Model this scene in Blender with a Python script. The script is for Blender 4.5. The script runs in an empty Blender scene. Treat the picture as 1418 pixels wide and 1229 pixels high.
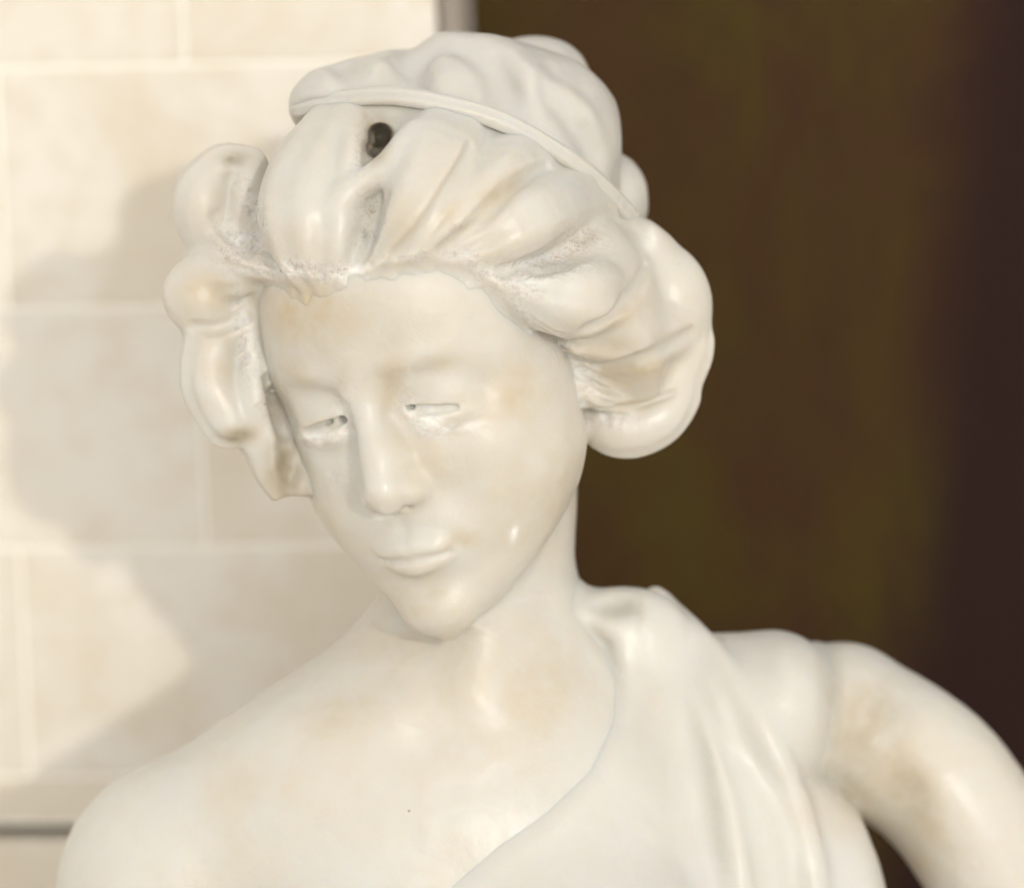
import bpy, math, random
import numpy as np
from mathutils import Matrix, Vector

# ------------------------------------------------------------------ camera, sky, sun
SC = bpy.context.scene
W_PX, H_PX, F_PX, D_MM = 1418.0, 1229.0, 2800.0 / 0.36, 2800.0      # photograph size, focal length in px, camera to head (mm)
ORIGIN = Vector((0.0, 0.0, 1.45))                            # world point on the optical axis, D_MM in front of the lens
CAM_R = (Matrix.Rotation(math.radians(82.0), 3, 'X') @ Matrix.Rotation(math.radians(-2.0), 3, 'Z'))
cam_d = bpy.data.cameras.new('camera')
cam = bpy.data.objects.new('camera', cam_d)
SC.collection.objects.link(cam)
cam.matrix_world = Matrix.Translation(ORIGIN + CAM_R @ Vector((0, 0, D_MM / 1000))) @ CAM_R.to_4x4()
cam_d.sensor_width = 36.0
cam_d.sensor_fit = 'HORIZONTAL'
cam_d.lens = 36.0 * F_PX / W_PX
cam_d.clip_start, cam_d.clip_end = 0.05, 500
cam_d.dof.use_dof = True
cam_d.dof.focus_distance = 2.735
cam_d.dof.aperture_fstop = 3.4
SC.camera = cam

SUN_EL, SUN_AZ = 12.6, 16.8          # degrees above the horizon; degrees to the right of straight behind the camera
world = bpy.data.worlds.new('World'); SC.world = world; world.use_nodes = True
nt = world.node_tree; nt.nodes.clear()
sky = nt.nodes.new('ShaderNodeTexSky'); sky.sky_type = 'NISHITA'; sky.sun_disc = False
sky.sun_elevation = math.radians(SUN_EL + 6)
sky.sun_rotation = math.radians(180 - SUN_AZ)
sky.air_density = 1.0; sky.dust_density = 0.5; sky.ozone_density = 1.0
hs = nt.nodes.new('ShaderNodeHueSaturation'); hs.inputs['Saturation'].default_value = 0.15
bg = nt.nodes.new('ShaderNodeBackground'); bg.inputs[1].default_value = 0.15
wo = nt.nodes.new('ShaderNodeOutputWorld')
nt.links.new(sky.outputs[0], hs.inputs['Color']); fill = nt.nodes.new('ShaderNodeMix'); fill.data_type = 'RGBA'                   # even pale fill added to the sky, lifting the left side
fill.inputs[0].default_value = 0.55; fill.inputs[7].default_value = (6.0, 5.85, 5.55, 1.0)
nt.links.new(hs.outputs[0], fill.inputs[6]); nt.links.new(fill.outputs[2], bg.inputs[0]); nt.links.new(bg.outputs[0], wo.inputs[0])

sun_d = bpy.data.lights.new('sun', 'SUN'); sun = bpy.data.objects.new('sun', sun_d); SC.collection.objects.link(sun)
sun_d.energy = 0.6; sun_d.angle = math.radians(1.3); sun_d.color = (1.0, 0.94, 0.84)
_az, _el = math.radians(SUN_AZ), math.radians(SUN_EL)
SUN_DIR = Vector((math.sin(_az) * math.cos(_el), -math.cos(_az) * math.cos(_el), math.sin(_el)))   # towards the sun
sun.rotation_euler = SUN_DIR.to_track_quat('Z', 'Y').to_euler()
sun.location = SUN_DIR * 5 + ORIGIN

SC.view_settings.view_transform = 'Standard'; SC.view_settings.look = 'None'
SC.view_settings.exposure = 0.78; SC.view_settings.gamma = 1.0; SC.view_settings.use_curve_mapping = False
SC.render.engine = 'CYCLES'
SC.cycles.use_denoising = True
SC.cycles.max_bounces = 6
SC.cycles.use_adaptive_sampling = True; SC.cycles.adaptive_threshold = 0.03; SC.cycles.adaptive_min_samples = 12

# ------------------------------------------------------------------ helpers: naming, materials
COL = SC.collection
def tag(o, label=None, cat=None, group=None, kind=None):
    for k, v in (('label', label), ('category', cat), ('group', group), ('kind', kind)):
        if v: o[k] = v
    return o
def empty(name, loc):
    o = bpy.data.objects.new(name, None); COL.objects.link(o); o.location = loc; o.empty_display_size = 0.05
    return o

def mesh_obj(name, V, F, mat, parent=None, smooth=True, attrs=None):
    """V (n,3) metres, F (m,4) quads or list of polygons, one mesh object."""
    me = bpy.data.meshes.new(name)
    if isinstance(F, np.ndarray):
        n, m, q = len(V), len(F), F.shape[1]
        me.vertices.add(n); me.vertices.foreach_set('co', np.ascontiguousarray(V, np.float32).ravel())
        me.loops.add(m * q); me.loops.foreach_set('vertex_index', np.ascontiguousarray(F, np.int32).ravel())
        me.polygons.add(m); me.polygons.foreach_set('loop_start', np.arange(0, m * q, q, dtype=np.int32))
        me.update(calc_edges=True)
    else:
        me.from_pydata([tuple(v) for v in V], [], F); me.update()
    me.polygons.foreach_set('use_smooth', np.full(len(me.polygons), smooth))
    for k, arr in (attrs or {}).items():
        a = me.attributes.new(k, 'FLOAT', 'POINT'); a.data.foreach_set('value', np.ascontiguousarray(arr, np.float32))
    me.materials.append(mat)
    o = bpy.data.objects.new(name, me); COL.objects.link(o)
    if parent: o.parent = parent
    return o

class NT:
    """small node-tree builder"""
    def __init__(s, name):
        s.m = bpy.data.materials.new(name); s.m.use_nodes = True; s.t = s.m.node_tree; s.t.nodes.clear()
        s.out = s.n('ShaderNodeOutputMaterial'); s.b = s.n('ShaderNodeBsdfPrincipled'); s.l(s.b.outputs[0], s.out.inputs[0])
        s.co = s.n('ShaderNodeTexCoord').outputs['Object']
    def n(s, t, **kw):
        x = s.t.nodes.new(t)
        for k, v in kw.items(): setattr(x, k, v)
        return x
    def l(s, a, b): s.t.links.new(a, b)
    def set(s, inp, v):
        if hasattr(v, 'is_output'): s.l(v, inp)
        else: inp.default_value = v
    def noise(s, scale, detail=4, rough=0.55, dist=0.0, vec=None):
        x = s.n('ShaderNodeTexNoise'); x.inputs['Scale'].default_value = scale; x.inputs['Detail'].default_value = detail
        x.inputs['Roughness'].default_value = rough; x.inputs['Distortion'].default_value = dist
        s.l(vec or s.co, x.inputs['Vector']); return x.outputs['Fac']
    def ramp(s, v, a, b, lo=0.0, hi=1.0):
        x = s.n('ShaderNodeMapRange', interpolation_type='SMOOTHSTEP'); s.set(x.inputs[0], v)
        for i, q in enumerate((a, b, lo, hi)): x.inputs[i + 1].default_value = q
        return x.outputs[0]
    def math(s, op, a, b=0.0):
        x = s.n('ShaderNodeMath', operation=op); s.set(x.inputs[0], a); s.set(x.inputs[1], b); return x.outputs[0]
    def mix(s, f, a, b):
        x = s.n('ShaderNodeMix', data_type='RGBA'); s.set(x.inputs[0], f)
        for i, q in ((6, a), (7, b)):
            s.set(x.inputs[i], q if hasattr(q, 'is_output') else (*q, 1.0))
        return x.outputs[2]
    def attr(s, name):
        return s.n('ShaderNodeAttribute', attribute_name=name).outputs['Fac']
    def bump(s, h, strength, dist, prev=None):
        x = s.n('ShaderNodeBump'); x.inputs['Strength'].default_value = strength; x.inputs['Distance'].default_value = dist
        s.l(h, x.inputs['Height'])
        if prev: s.l(prev, x.inputs['Normal'])
        return x.outputs[0]

# ------------------------------------------------------------------ helpers: view space (mm: right, up, towards the lens) <-> pixels <-> world
def pix(px, py, w):
    """point at depth w (mm towards the lens from the head plane) seen at photo pixel px,py"""
    k = (D_MM - w) / F_PX
    return np.array([(px - W_PX / 2) * k, (H_PX / 2 - py) * k, w])
CR = np.array(CAM_R); OR = np.array(ORIGIN)
def to_world(P): return (np.asarray(P) * 0.001) @ CR.T + OR
def ray_plane(px, py, p0, n):
    d = CR @ np.array([(px - W_PX / 2) / F_PX, (H_PX / 2 - py) / F_PX, -1.0]); o = OR + CR @ np.array([0, 0, D_MM / 1000])
    return o + d * (np.dot(p0 - o, n) / np.dot(d, n))

# ------------------------------------------------------------------ helpers: sculpting with signed distance fields
def rot(yaw, pitch, roll):
    y, p, r = (math.radians(a) for a in (yaw, pitch, roll))
    Ry = np.array([[math.cos(y), 0, math.sin(y)], [0, 1, 0], [-math.sin(y), 0, math.cos(y)]])
    Rx = np.array([[1, 0, 0], [0, math.cos(p), -math.sin(p)], [0, math.sin(p), math.cos(p)]])
    Rz = np.array([[math.cos(r), -math.sin(r), 0], [math.sin(r), math.cos(r), 0], [0, 0, 1]])
    return Rz @ Rx @ Ry
class Frame:
    def __init__(s, R=np.eye(3), k=1.0, t=(0, 0, 0)): s.R, s.k, s.t = R, k, np.array(t, float)
    def p(s, v): return s.R @ (np.array(v, float) * s.k) + s.t
    def inv(s, v): return (s.R.T @ (np.array(v, float) - s.t)) / s.k
ID = Frame()
HEAD = Frame(rot(-26, 14, 16), 1.055, (-66, 20, 60))         # head pose: origin between the eyes, X right, Y up, Z out of the face

def smin(a, b, k):
    if k <= 0: return np.minimum(a, b)
    h = np.maximum(k - np.abs(a - b), 0.0) / k
    return np.minimum(a, b) - h * h * (k * 0.25)

class Field:
    def __init__(s, margin=0.0): s.ops, s.margin = [], margin
    def add(s, mode, fn, lo, hi, k): s.ops.append((mode, fn, np.array(lo, float), np.array(hi, float), k)); return s
    # --- primitives
    def ell(s, c, r, k=6, fr=ID, mode='u', R=None):
        c = fr.p(c); r = np.array(r, float) * fr.k; M = (fr.R if R is None else fr.R @ R).T; e = np.sqrt(((M.T * r) ** 2).sum(1))
        def fn(X, Y, Z):
            x, y, z = X - c[0], Y - c[1], Z - c[2]
            q = [M[i, 0] * x + M[i, 1] * y + M[i, 2] * z for i in range(3)]
            k0 = np.sqrt((q[0] / r[0]) ** 2 + (q[1] / r[1]) ** 2 + (q[2] / r[2]) ** 2) + 1e-6
            k1 = np.sqrt((q[0] / r[0] ** 2) ** 2 + (q[1] / r[1] ** 2) ** 2 + (q[2] / r[2] ** 2) ** 2) + 1e-6
            return k0 * (k0 - 1) / k1
        m = max(max(k, 2) * 1.3 + 3, s.margin)
        return s.add(mode, fn, c - e - m, c + e + m, k)
    def tube(s, pts, k=6, fr=ID, mode='u', smooth=4):
        """pts (x,y,z,r): spline tube of round section"""
        P = np.array([[*fr.p(p[:3]), p[3] * fr.k] for p in pts]); P = spline(P, smooth)
        def fn(X, Y, Z):
            d = None
            for a, b in zip(P[:-1], P[1:]):
                ba = b[:3] - a[:3]; L = ba @ ba + 1e-9
                x, y, z = X - a[0], Y - a[1], Z - a[2]
                t = np.clip((x * ba[0] + y * ba[1] + z * ba[2]) / L, 0, 1)
                q = np.sqrt((x - t * ba[0]) ** 2 + (y - t * ba[1]) ** 2 + (z - t * ba[2]) ** 2) - (a[3] + t * (b[3] - a[3]))
                d = q if d is None else np.minimum(d, q)
            return d
        m = max(max(k, 2) * 1.3 + 3, s.margin)
        return s.add(mode, fn, (P[:, :3] - P[:, 3:]).min(0) - m, (P[:, :3] + P[:, 3:]).max(0) + m, k)
    def bump(s, c, sig, amp, fr=ID, R=None):
        """gaussian swelling (amp > 0) or hollow (amp < 0) of the surface, mm"""
        c = fr.p(c); r = np.array(sig, float) * fr.k; amp = amp * fr.k; M = (fr.R if R is None else fr.R @ R).T
        e = np.sqrt(((M.T * r) ** 2).sum(1)) * 2.6
        def fn(X, Y, Z):
            x, y, z = X - c[0], Y - c[1], Z - c[2]
            q = [(M[i, 0] * x + M[i, 1] * y + M[i, 2] * z) / r[i] for i in range(3)]
            g = np.exp(-(q[0] ** 2 + q[1] ** 2 + q[2] ** 2)) - 0.00116
            return amp * np.maximum(g, 0)
        return s.add('b', fn, c - e, c + e, 0)
    def lock(s, pts, up, k=5, groove=0.0, n=2.0, phase=0.0, mode='u', sharp=1.0):
        """spline lock of hair / fold: pts (x,y,z,half width,half height); up = point from which the flat side faces away;
        grooves run along it"""
        P = spline(np.array(pts, float), 6); up = np.array(up, float)
        T = np.gradient(P[:, :3], axis=0); T /= np.linalg.norm(T, axis=1)[:, None]
        N = P[:, :3] - up; N -= (N * T).sum(1)[:, None] * T; N /= np.linalg.norm(N, axis=1)[:, None]; B = np.cross(T, N)
        def fn(X, Y, Z):
            d = None
            for i in range(len(P) - 1):
                a, b = P[i], P[i + 1]; ba = b[:3] - a[:3]; L = ba @ ba + 1e-9
                x, y, z = X - a[0], Y - a[1], Z - a[2]
                t = np.clip((x * ba[0] + y * ba[1] + z * ba[2]) / L, 0, 1)
                x, y, z = x - t * ba[0], y - t * ba[1], z - t * ba[2]
                nb = [N[i, j] + t * (N[i + 1, j] - N[i, j]) for j in range(3)]; bb = [B[i, j] + t * (B[i + 1, j] - B[i, j]) for j in range(3)]
                h = x * nb[0] + y * nb[1] + z * nb[2]; wv = x * bb[0] + y * bb[1] + z * bb[2]
                o2 = np.maximum(x * x + y * y + z * z - h * h - wv * wv, 0)
                rw = a[3] + t * (b[3] - a[3]); rh = a[4] + t * (b[4] - a[4])
                k0 = np.sqrt((wv / rw) ** 2 + (h / rh) ** 2 + o2 / (rw * rh)) + 1e-6
                k1 = np.sqrt((wv / rw ** 2) ** 2 + (h / rh ** 2) ** 2 + o2 / (rw * rh) ** 1.5) + 1e-6
                q = k0 * (k0 - 1) / k1
                if groove:
                    q = q + groove * np.clip(h / rh + .3, 0, 1) * (0.5 + 0.5 * np.cos(np.pi * (n * wv / rw + phase + .35 * math.sin(1.7 * i / 6.0)))) ** sharp
                d = q if d is None else smin(d, q, 2.4)
            return d
        m = max(max(k, 2) * 1.3 + 3 + groove, s.margin); e = np.maximum(P[:, 3], P[:, 4])[:, None]
        return s.add(mode, fn, (P[:, :3] - e).min(0) - m, (P[:, :3] + e).max(0) + m, k)
    def half(s, p0, n, k=4, mode='i'):
        p0 = np.array(p0, float); n = np.array(n, float); n = n / np.linalg.norm(n)
        return s.add(mode, lambda X, Y, Z: (X - p0[0]) * n[0] + (Y - p0[1]) * n[1] + (Z - p0[2]) * n[2], [-1e5] * 3, [1e5] * 3, k)
    def func(s, fn, lo=(-1e5,) * 3, hi=(1e5,) * 3, k=0, mode='u'): return s.add(mode, fn, lo, hi, k)
    def sub(s, other, k=0, off=0.0, mode='u', rag=0.0):
        """another whole field (moved in by off mm) as one operation"""
        lo = np.array([o[2] for o in other.ops if o[0] == 'u']).min(0); hi = np.array([o[3] for o in other.ops if o[0] == 'u']).max(0)
        def fn(X, Y, Z):
            d = np.full(np.broadcast(X, Y, Z).shape, 50.0, np.float32); a = [(float(q.min()), float(q.max())) for q in (X, Y, Z)]
            for md, g, l, h, kk in other.ops:
                if any(a[i][1] < l[i] or a[i][0] > h[i] for i in range(3)): continue
                d = s.apply(md, d, g(X, Y, Z), kk)
            return d + off + (rag * (.55 * np.sin(X / 1.9 + Y / 4.1) * np.sin(Y / 2.3 - Z / 3.7) + .45 * np.sin(X / 4.7 - Z / 6.1 + 1.3) * np.sin(Y / 5.9 + X / 9.7) + .3 * np.sin(X / 1.1 + 2.0 * np.sin(Y / 3.3)) * np.sin(Z / 1.4)) if rag else 0)
        return s.add(mode, fn, lo, hi, k)
    # --- evaluation
    @staticmethod
    def apply(mode, d, b, k):
        if mode == 'u': return smin(d, b, k)
        if mode == 's': return -smin(-d, b, k)
        if mode == 'i': return -smin(-d, -b, k)
        if mode == 'b': return d - b
        if mode == 'r': return d + b
    def points(s, P):
        """field at points (n,3)"""
        d = np.full(len(P), 50.0)
        for mode, fn, lo, hi, k in s.ops:
            m = np.nonzero(((P > lo) & (P < hi)).all(1))[0]
            if len(m): d[m] = s.apply(mode, d[m], fn(P[m, 0], P[m, 1], P[m, 2]), k)
        return d
    def mesh(s, lo, hi, h, B=32):
        """surface nets on a block-sparse grid, then two Newton steps onto the exact field"""
        lo = np.array(lo, float); n = (np.ceil((np.array(hi) - lo) / h / B).astype(int)) * B + 1
        G = np.full(n, 50.0, np.float32); ax = [lo[i] + h * np.arange(n[i]) for i in range(3)]
        nb = (n - 1) // B
        ci = np.stack(np.meshgrid(*[np.arange(q) for q in nb], indexing='ij'), -1).reshape(-1, 3)
        sub = np.stack(np.meshgrid(*[(np.arange(3) + .5) * B / 3] * 3, indexing='ij'), -1).reshape(-1, 3)
        cc = lo + (ci[:, None, :] * B + sub[None]) * h
        dc = s.points(cc.reshape(-1, 3)).reshape(len(ci), -1)
        for c, dd in zip(ci, dc):
            sl = tuple(slice(c[i] * B, c[i] * B + B + 1) for i in range(3))
            near = np.abs(dd).min() < h * B / 3 * 1.6
            if not near:
                if dd.mean() < 0: G[sl] = -50.0
                continue
            a = [ax[i][sl[i]] for i in range(3)]; blo = np.array([q[0] for q in a]); bhi = np.array([q[-1] for q in a])
            d = np.full((B + 1,) * 3, 50.0, np.float32)
            for mode, fn, l, u, k in s.ops:
                if (l > bhi).any() or (u < blo).any(): continue
                j = [slice(*np.searchsorted(a[i], (l[i], u[i]))) for i in range(3)]
                if any(q.stop <= q.start for q in j): continue
                X = a[0][j[0]].astype(np.float32)[:, None, None]; Y = a[1][j[1]].astype(np.float32)[None, :, None]; Z = a[2][j[2]].astype(np.float32)[None, None, :]
                t = tuple(j); d[t] = s.apply(mode, d[t], fn(X, Y, Z), k)
            G[sl] = d
        S = G < 0
        acc = np.zeros(np.array(S.shape) - 1, np.uint8)
        for i in (0, 1):
            for j in (0, 1):
                for k_ in (0, 1):
                    acc += S[i:S.shape[0] - 1 + i, j:S.shape[1] - 1 + j, k_:S.shape[2] - 1 + k_]
        act = np.argwhere((acc > 0) & (acc < 8))
        idx = np.full(acc.shape, -1, np.int32); idx[tuple(act.T)] = np.arange(len(act))
        cor = [(i, j, k_) for i in (0, 1) for j in (0, 1) for k_ in (0, 1)]
        val = np.stack([G[act[:, 0] + a, act[:, 1] + b, act[:, 2] + c] for a, b, c in cor], 1).astype(float)
        sm = np.zeros((len(act), 3)); ct = np.zeros(len(act))
        for x in range(8):
            for y in range(x + 1, 8):
                ca, cb = np.array(cor[x], float), np.array(cor[y], float)
                if np.abs(ca - cb).sum() != 1: continue
                va, vb = val[:, x], val[:, y]; m = (va < 0) != (vb < 0)
                t = np.where(m, va / np.where(m, va - vb, 1), 0)
                sm += np.where(m[:, None], ca + t[:, None] * (cb - ca), 0); ct += m
        V = lo + (act + sm / ct[:, None]) * h
        Fs = []
        for axis in range(3):
            o = [(1, 2), (2, 0), (0, 1)][axis]
            s0 = S[tuple(slice(0, -1) if i == axis else slice(1, -1) for i in range(3))]
            s1 = S[tuple(slice(1, None) if i == axis else slice(1, -1) for i in range(3))]
            e = np.argwhere(s0 != s1); flip = s0[tuple(e.T)]
            e = e + np.array([0 if i == axis else 1 for i in range(3)])
            q = []
            for da, db in ((0, 0), (-1, 0), (-1, -1), (0, -1)):
                c = e.copy(); c[:, o[0]] += da; c[:, o[1]] += db; q.append(idx[tuple(c.T)])
            q = np.stack(q, 1); q = np.where(flip[:, None], q[:, ::1], q[:, ::-1]); Fs.append(q)
        Fq = np.concatenate(Fs); Fq = Fq[(Fq >= 0).all(1)]
        T = np.array([[1, -1, -1], [-1, -1, 1], [-1, 1, -1], [1, 1, 1]], float); e = 0.35
        for _ in range(2):
            g = np.zeros_like(V); f = np.zeros(len(V))
            for t in T:
                q = s.points(V + t * e); g += t * q[:, None]; f += q
            g /= 4 * e; f /= 4
            V = V - np.clip(f / np.maximum((g * g).sum(1), 0.15), -0.6 * h, 0.6 * h)[:, None] * g
        return V, Fq

def spline(P, m):
    """Catmull-Rom through rows of P, m steps a span"""
    if len(P) < 3: return P
    Q = np.vstack([2 * P[0] - P[1], P, 2 * P[-1] - P[-2]]); out = []
    for i in range(1, len(Q) - 2):
        p0, p1, p2, p3 = Q[i - 1:i + 3]
        for t in np.arange(m) / m:
            out.append(0.5 * (2 * p1 + (p2 - p0) * t + (2 * p0 - 5 * p1 + 4 * p2 - p3) * t * t + (3 * p1 - p0 - 3 * p2 + p3) * t ** 3))
    out.append(P[-1]); out = np.array(out)
    if P.shape[1] > 3: out[:, 3:] = np.maximum(out[:, 3:], P[:, 3:].min(0))
    return out

_rng = np.random.RandomState(7); _lat = _rng.rand(64, 64, 64).astype(np.float32)
def vnoise(P, scale, off=0.0):
    """smooth value noise -1..1 at points (n,3)"""
    q = P / scale + off; i = np.floor(q).astype(int); f = q - i; f = f * f * (3 - 2 * f); r = 0
    for a in (0, 1):
        for b in (0, 1):
            for c in (0, 1):
                w = (f[:, 0] if a else 1 - f[:, 0]) * (f[:, 1] if b else 1 - f[:, 1]) * (f[:, 2] if c else 1 - f[:, 2])
                r = r + w * _lat[(i[:, 0] + a) & 63, (i[:, 1] + b) & 63, (i[:, 2] + c) & 63]
    return r * 2 - 1
def normals(V, F):
    t = np.cross(V[F[:, 2]] - V[F[:, 0]], V[F[:, 3]] - V[F[:, 1]]); n = len(V)
    N = np.stack([sum(np.bincount(F[:, j], t[:, i], n) for j in range(4)) for i in range(3)], 1)
    return N / (np.linalg.norm(N, axis=1)[:, None] + 1e-12)
BODY_H, HAIR_H, DRAPE_H = 1.45, 1.2, 2.2                     # mesh cell sizes, mm

# ------------------------------------------------------------------ the head: skull and face (head frame, mm)
def both(fn):
    for sx in (-1, 1): fn(sx)
#            y     half width  front  centre z  squareness
FACE = [( 94, 30, -30, -66, 2.0), (  84,   46,   -12,  -62, 2.1), (  60,   60,     5,  -58, 2.2), (  40,   66,   9.5,  -56, 2.25), (  15,   69,   8.5,  -56, 2.3), (   0,   69.5,   4,  -56, 2.25),
        ( -20,   70,   2.5,  -55, 2.2), ( -40,   69,   3.5,  -54, 2.15), ( -55,   67,   5,  -53, 2.1), ( -70,   60.5,   5,  -51, 2.05), ( -84,   50.5,   4,  -46, 2.0),
        ( -96,   38.5,   5,  -37, 2.0), (-106,   26,     4,  -28, 2.0), (-113,   15,    -2,  -21, 2.0), (-118,    3,  -10,  -17, 2.0)]
def loft(f, rows, k, fr):
    T = spline(np.array(rows, float), 8)[::-1]; T[:, 1] = np.maximum(T[:, 1], .5)
    y0, y1 = T[0, 0], T[-1, 0]
    def fn(X, Y, Z):
        x, y, z = X - fr.t[0], Y - fr.t[1], Z - fr.t[2]
        q = [(fr.R[0, i] * x + fr.R[1, i] * y + fr.R[2, i] * z) / fr.k for i in range(3)]
        yc = np.clip(q[1], y0, y1)
        a, zf, zc, p = (np.interp(yc, T[:, 0], T[:, j]) for j in (1, 2, 3, 4))
        b = np.maximum(zf - zc, 1.0)
        k0 = ((np.abs(q[0]) / a) ** p + (np.abs(q[2] - zc) / b) ** p) ** (1 / p)
        d = (k0 - 1) * np.minimum(a, b) * 0.92
        return np.maximum(d, np.maximum(y0 - q[1], q[1] - y1)) * fr.k
    c = fr.p((0, (y0 + y1) / 2, -50)); e = np.array([150.0] * 3)
    return f.add('u', fn, c - e, c + e, k)
EYE = {-1: -30.0, 1: 27.0}
def build_head(f):
    H = HEAD
    f.ell((0, 30, -80), (62, 66, 76), 6, H)                       # cranium
    loft(f, FACE, 14, H)
    f.bump((40, -28, -8), (19, 15, 18), 3.2, H); f.bump((-39, -27, -10), (16, 13, 18), 2.4, H)    # cheeks
    both(lambda s: f.bump((s * 25, -52, 4), (8, 13, 12), -.7, H))
    f.ell((0, -103, -4), (15, 13, 13), 14, H)                      # chin
    f.ell((1, -66, -10), (23, 20, 18.5), 18, H)                     # muzzle
    f.bump((21, -31, 4), (11, 17, 13), 3.0, H); f.bump((-20, -33, 4), (9, 15, 12), 2.2, H); f.bump((44, -46, -14), (18, 20, 18), 2.2, H); f.bump((-42, -46, -14), (16, 18, 18), 1.6, H)
    # orbits: deep beside the nose and under the outer end of the brow
    f.bump((12.5, -2, 5), (8.5, 13, 12), -5.0, H); f.bump((-17, -1, 5), (7, 11, 12), -4.6, H)
    f.bump((27, 10, 4), (16, 5, 12), -1.9, H); f.bump((-31, 10, 4), (14, 5, 12), -1.9, H); f.bump((28, 20, 4), (17, 5, 12), 1.1, H); f.bump((-31, 20, 4), (15, 5, 12), 1.1, H); f.bump((13, 17, 6), (8, 7, 10), 1.2, H); f.bump((-19, 17, 6), (8, 7, 10), 1.0, H)
    f.bump((46, -3, -9), (9, 7, 12), -2.0, H); f.bump((-49, -4, -10), (7, 6, 12), -2.0, H)
    f.bump((27, -20, 3), (12, 5, 10), -1.2, H); f.bump((-30, -20, 3), (11, 5, 10), -1.0, H)
    f.tube([(-1.5, 40, -5, 7), (-3.5, 24, -1.5, 8.5), (-4, 6, 3.2, 6.8), (-2, -16, 12.3, 5.0), (0, -34, 19.8, 5.2)], 12, H)       # nose bridge
    f.ell((0.5, -31, 7), (11, 17, 12), 12, H)
    f.ell((0, -38.5, 19.6), (6.8, 5.8, 6.2), 9, H)                    # tip
    both(lambda s: f.ell((s * 10.5, -41.5, 9), (5.2, 4.8, 7.5), 8, H))  # wings
    f.ell((0, -45, 14), (4, 3, 9), 6, H)
    both(lambda s: f.ell((s * 6.2, -48.3, 13.5), (2.4, 1.6, 4), 2, H, 's'))   # nostrils
    for s in (-1, 1):
        c = EYE[s]
        f.ell((c, -4, -11.5), (17, 14.5, 13.5), 9, H)    # eyeball under the lid
        ball = H.p((c, -4, -12))                          # lid opening: a shallow slot with the eyeball as its floor
        f.lock([(*H.p(q[:3]), q[3] * H.k, q[4] * H.k) for q in ((c - s * 12, -5.4, -1.6, .6, .8), (c - s * 9, -6.0, 1.0, 1.6, 1.5), (c - s * 3, -6.9, 2.9, 2.2, 1.8), (c + s * 4, -7.9, 2.6, 2.1, 1.8), (c + s * 9, -8.8, .2, 1.3, 1.4), (c + s * 11.5, -9.2, -2, .5, .7))], ball, .6, mode='s')
        f.tube([(c - s * 13, -7.5, -3, .6), (c - s * 7, -10.8, -.6, 1.0), (c, -12.4, 0, 1.0), (c + s * 8, -12.6, -2.4, .9), (c + s * 16, -11, -8, .6)], 6, H)   # lower lid
    for s in (-1, 1):
        c = EYE[s]; f.tube([(c - s * 9, -4.8, -1.2, .7), (c - s * 4, -5.0, -.2, 1.5), (c + s * 3, -5.9, -.2, 1.5), (c + s * 8.5, -7.4, -2, .7)], .4, H, 's')   # shadow line under the lid
    f.ell((15.5, -5.0, -1), (2.6, 1.5, 5), .6, H, 's')            # drilled inner corners
    f.ell((-20, -5.4, -1), (2.8, 1.9, 6), .6, H, 's'); f.ell((-27.5, -5.6, 0), (2.4, 1.4, 5), .6, H, 's')
    f.tube([(-16, -71, 5, 1.2), (-9, -69.5, 9.2, 2.6), (-2.5, -68.4, 11, 3.2), (1, -69, 11.2, 3.0), (4.5, -68.4, 11, 3.2), (11, -70, 9.2, 2.6), (18.5, -72.4, 5, 1.2)], 9, H)
    f.tube([(-9, -75.4, 7, 1.7), (-5, -77, 8.8, 3.2), (1, -77.8, 9.9, 3.9), (7, -77.2, 8.8, 3.2), (12, -76.2, 7, 1.8)], 7, H)
    f.tube([(-16.5, -72.8, 7, .3), (-10, -73.2, 12, .65), (-3, -73, 14.6, .75), (1, -73.6, 15, .75), (5, -73.2, 14.6, .75), (11.5, -73.8, 12.2, .6), (18, -74, 7.4, .3)], 4, H, 's')
    f.bump((1, -58, 12), (4, 6, 8), -.8, H)                      # philtrum
    f.bump((1, -88, 8), (14, 5, 9), -1.7, H)                     # under the lower lip
    both(lambda s: f.bump((s * 21.5, -72, 6), (4.5, 4.5, 8), -1.3, H))  # mouth corners
def build_neck(f):
    f.tube([(*pix(700, 560, -55), 38), (*pix(654, 930, -48), 50)], 14)

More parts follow.
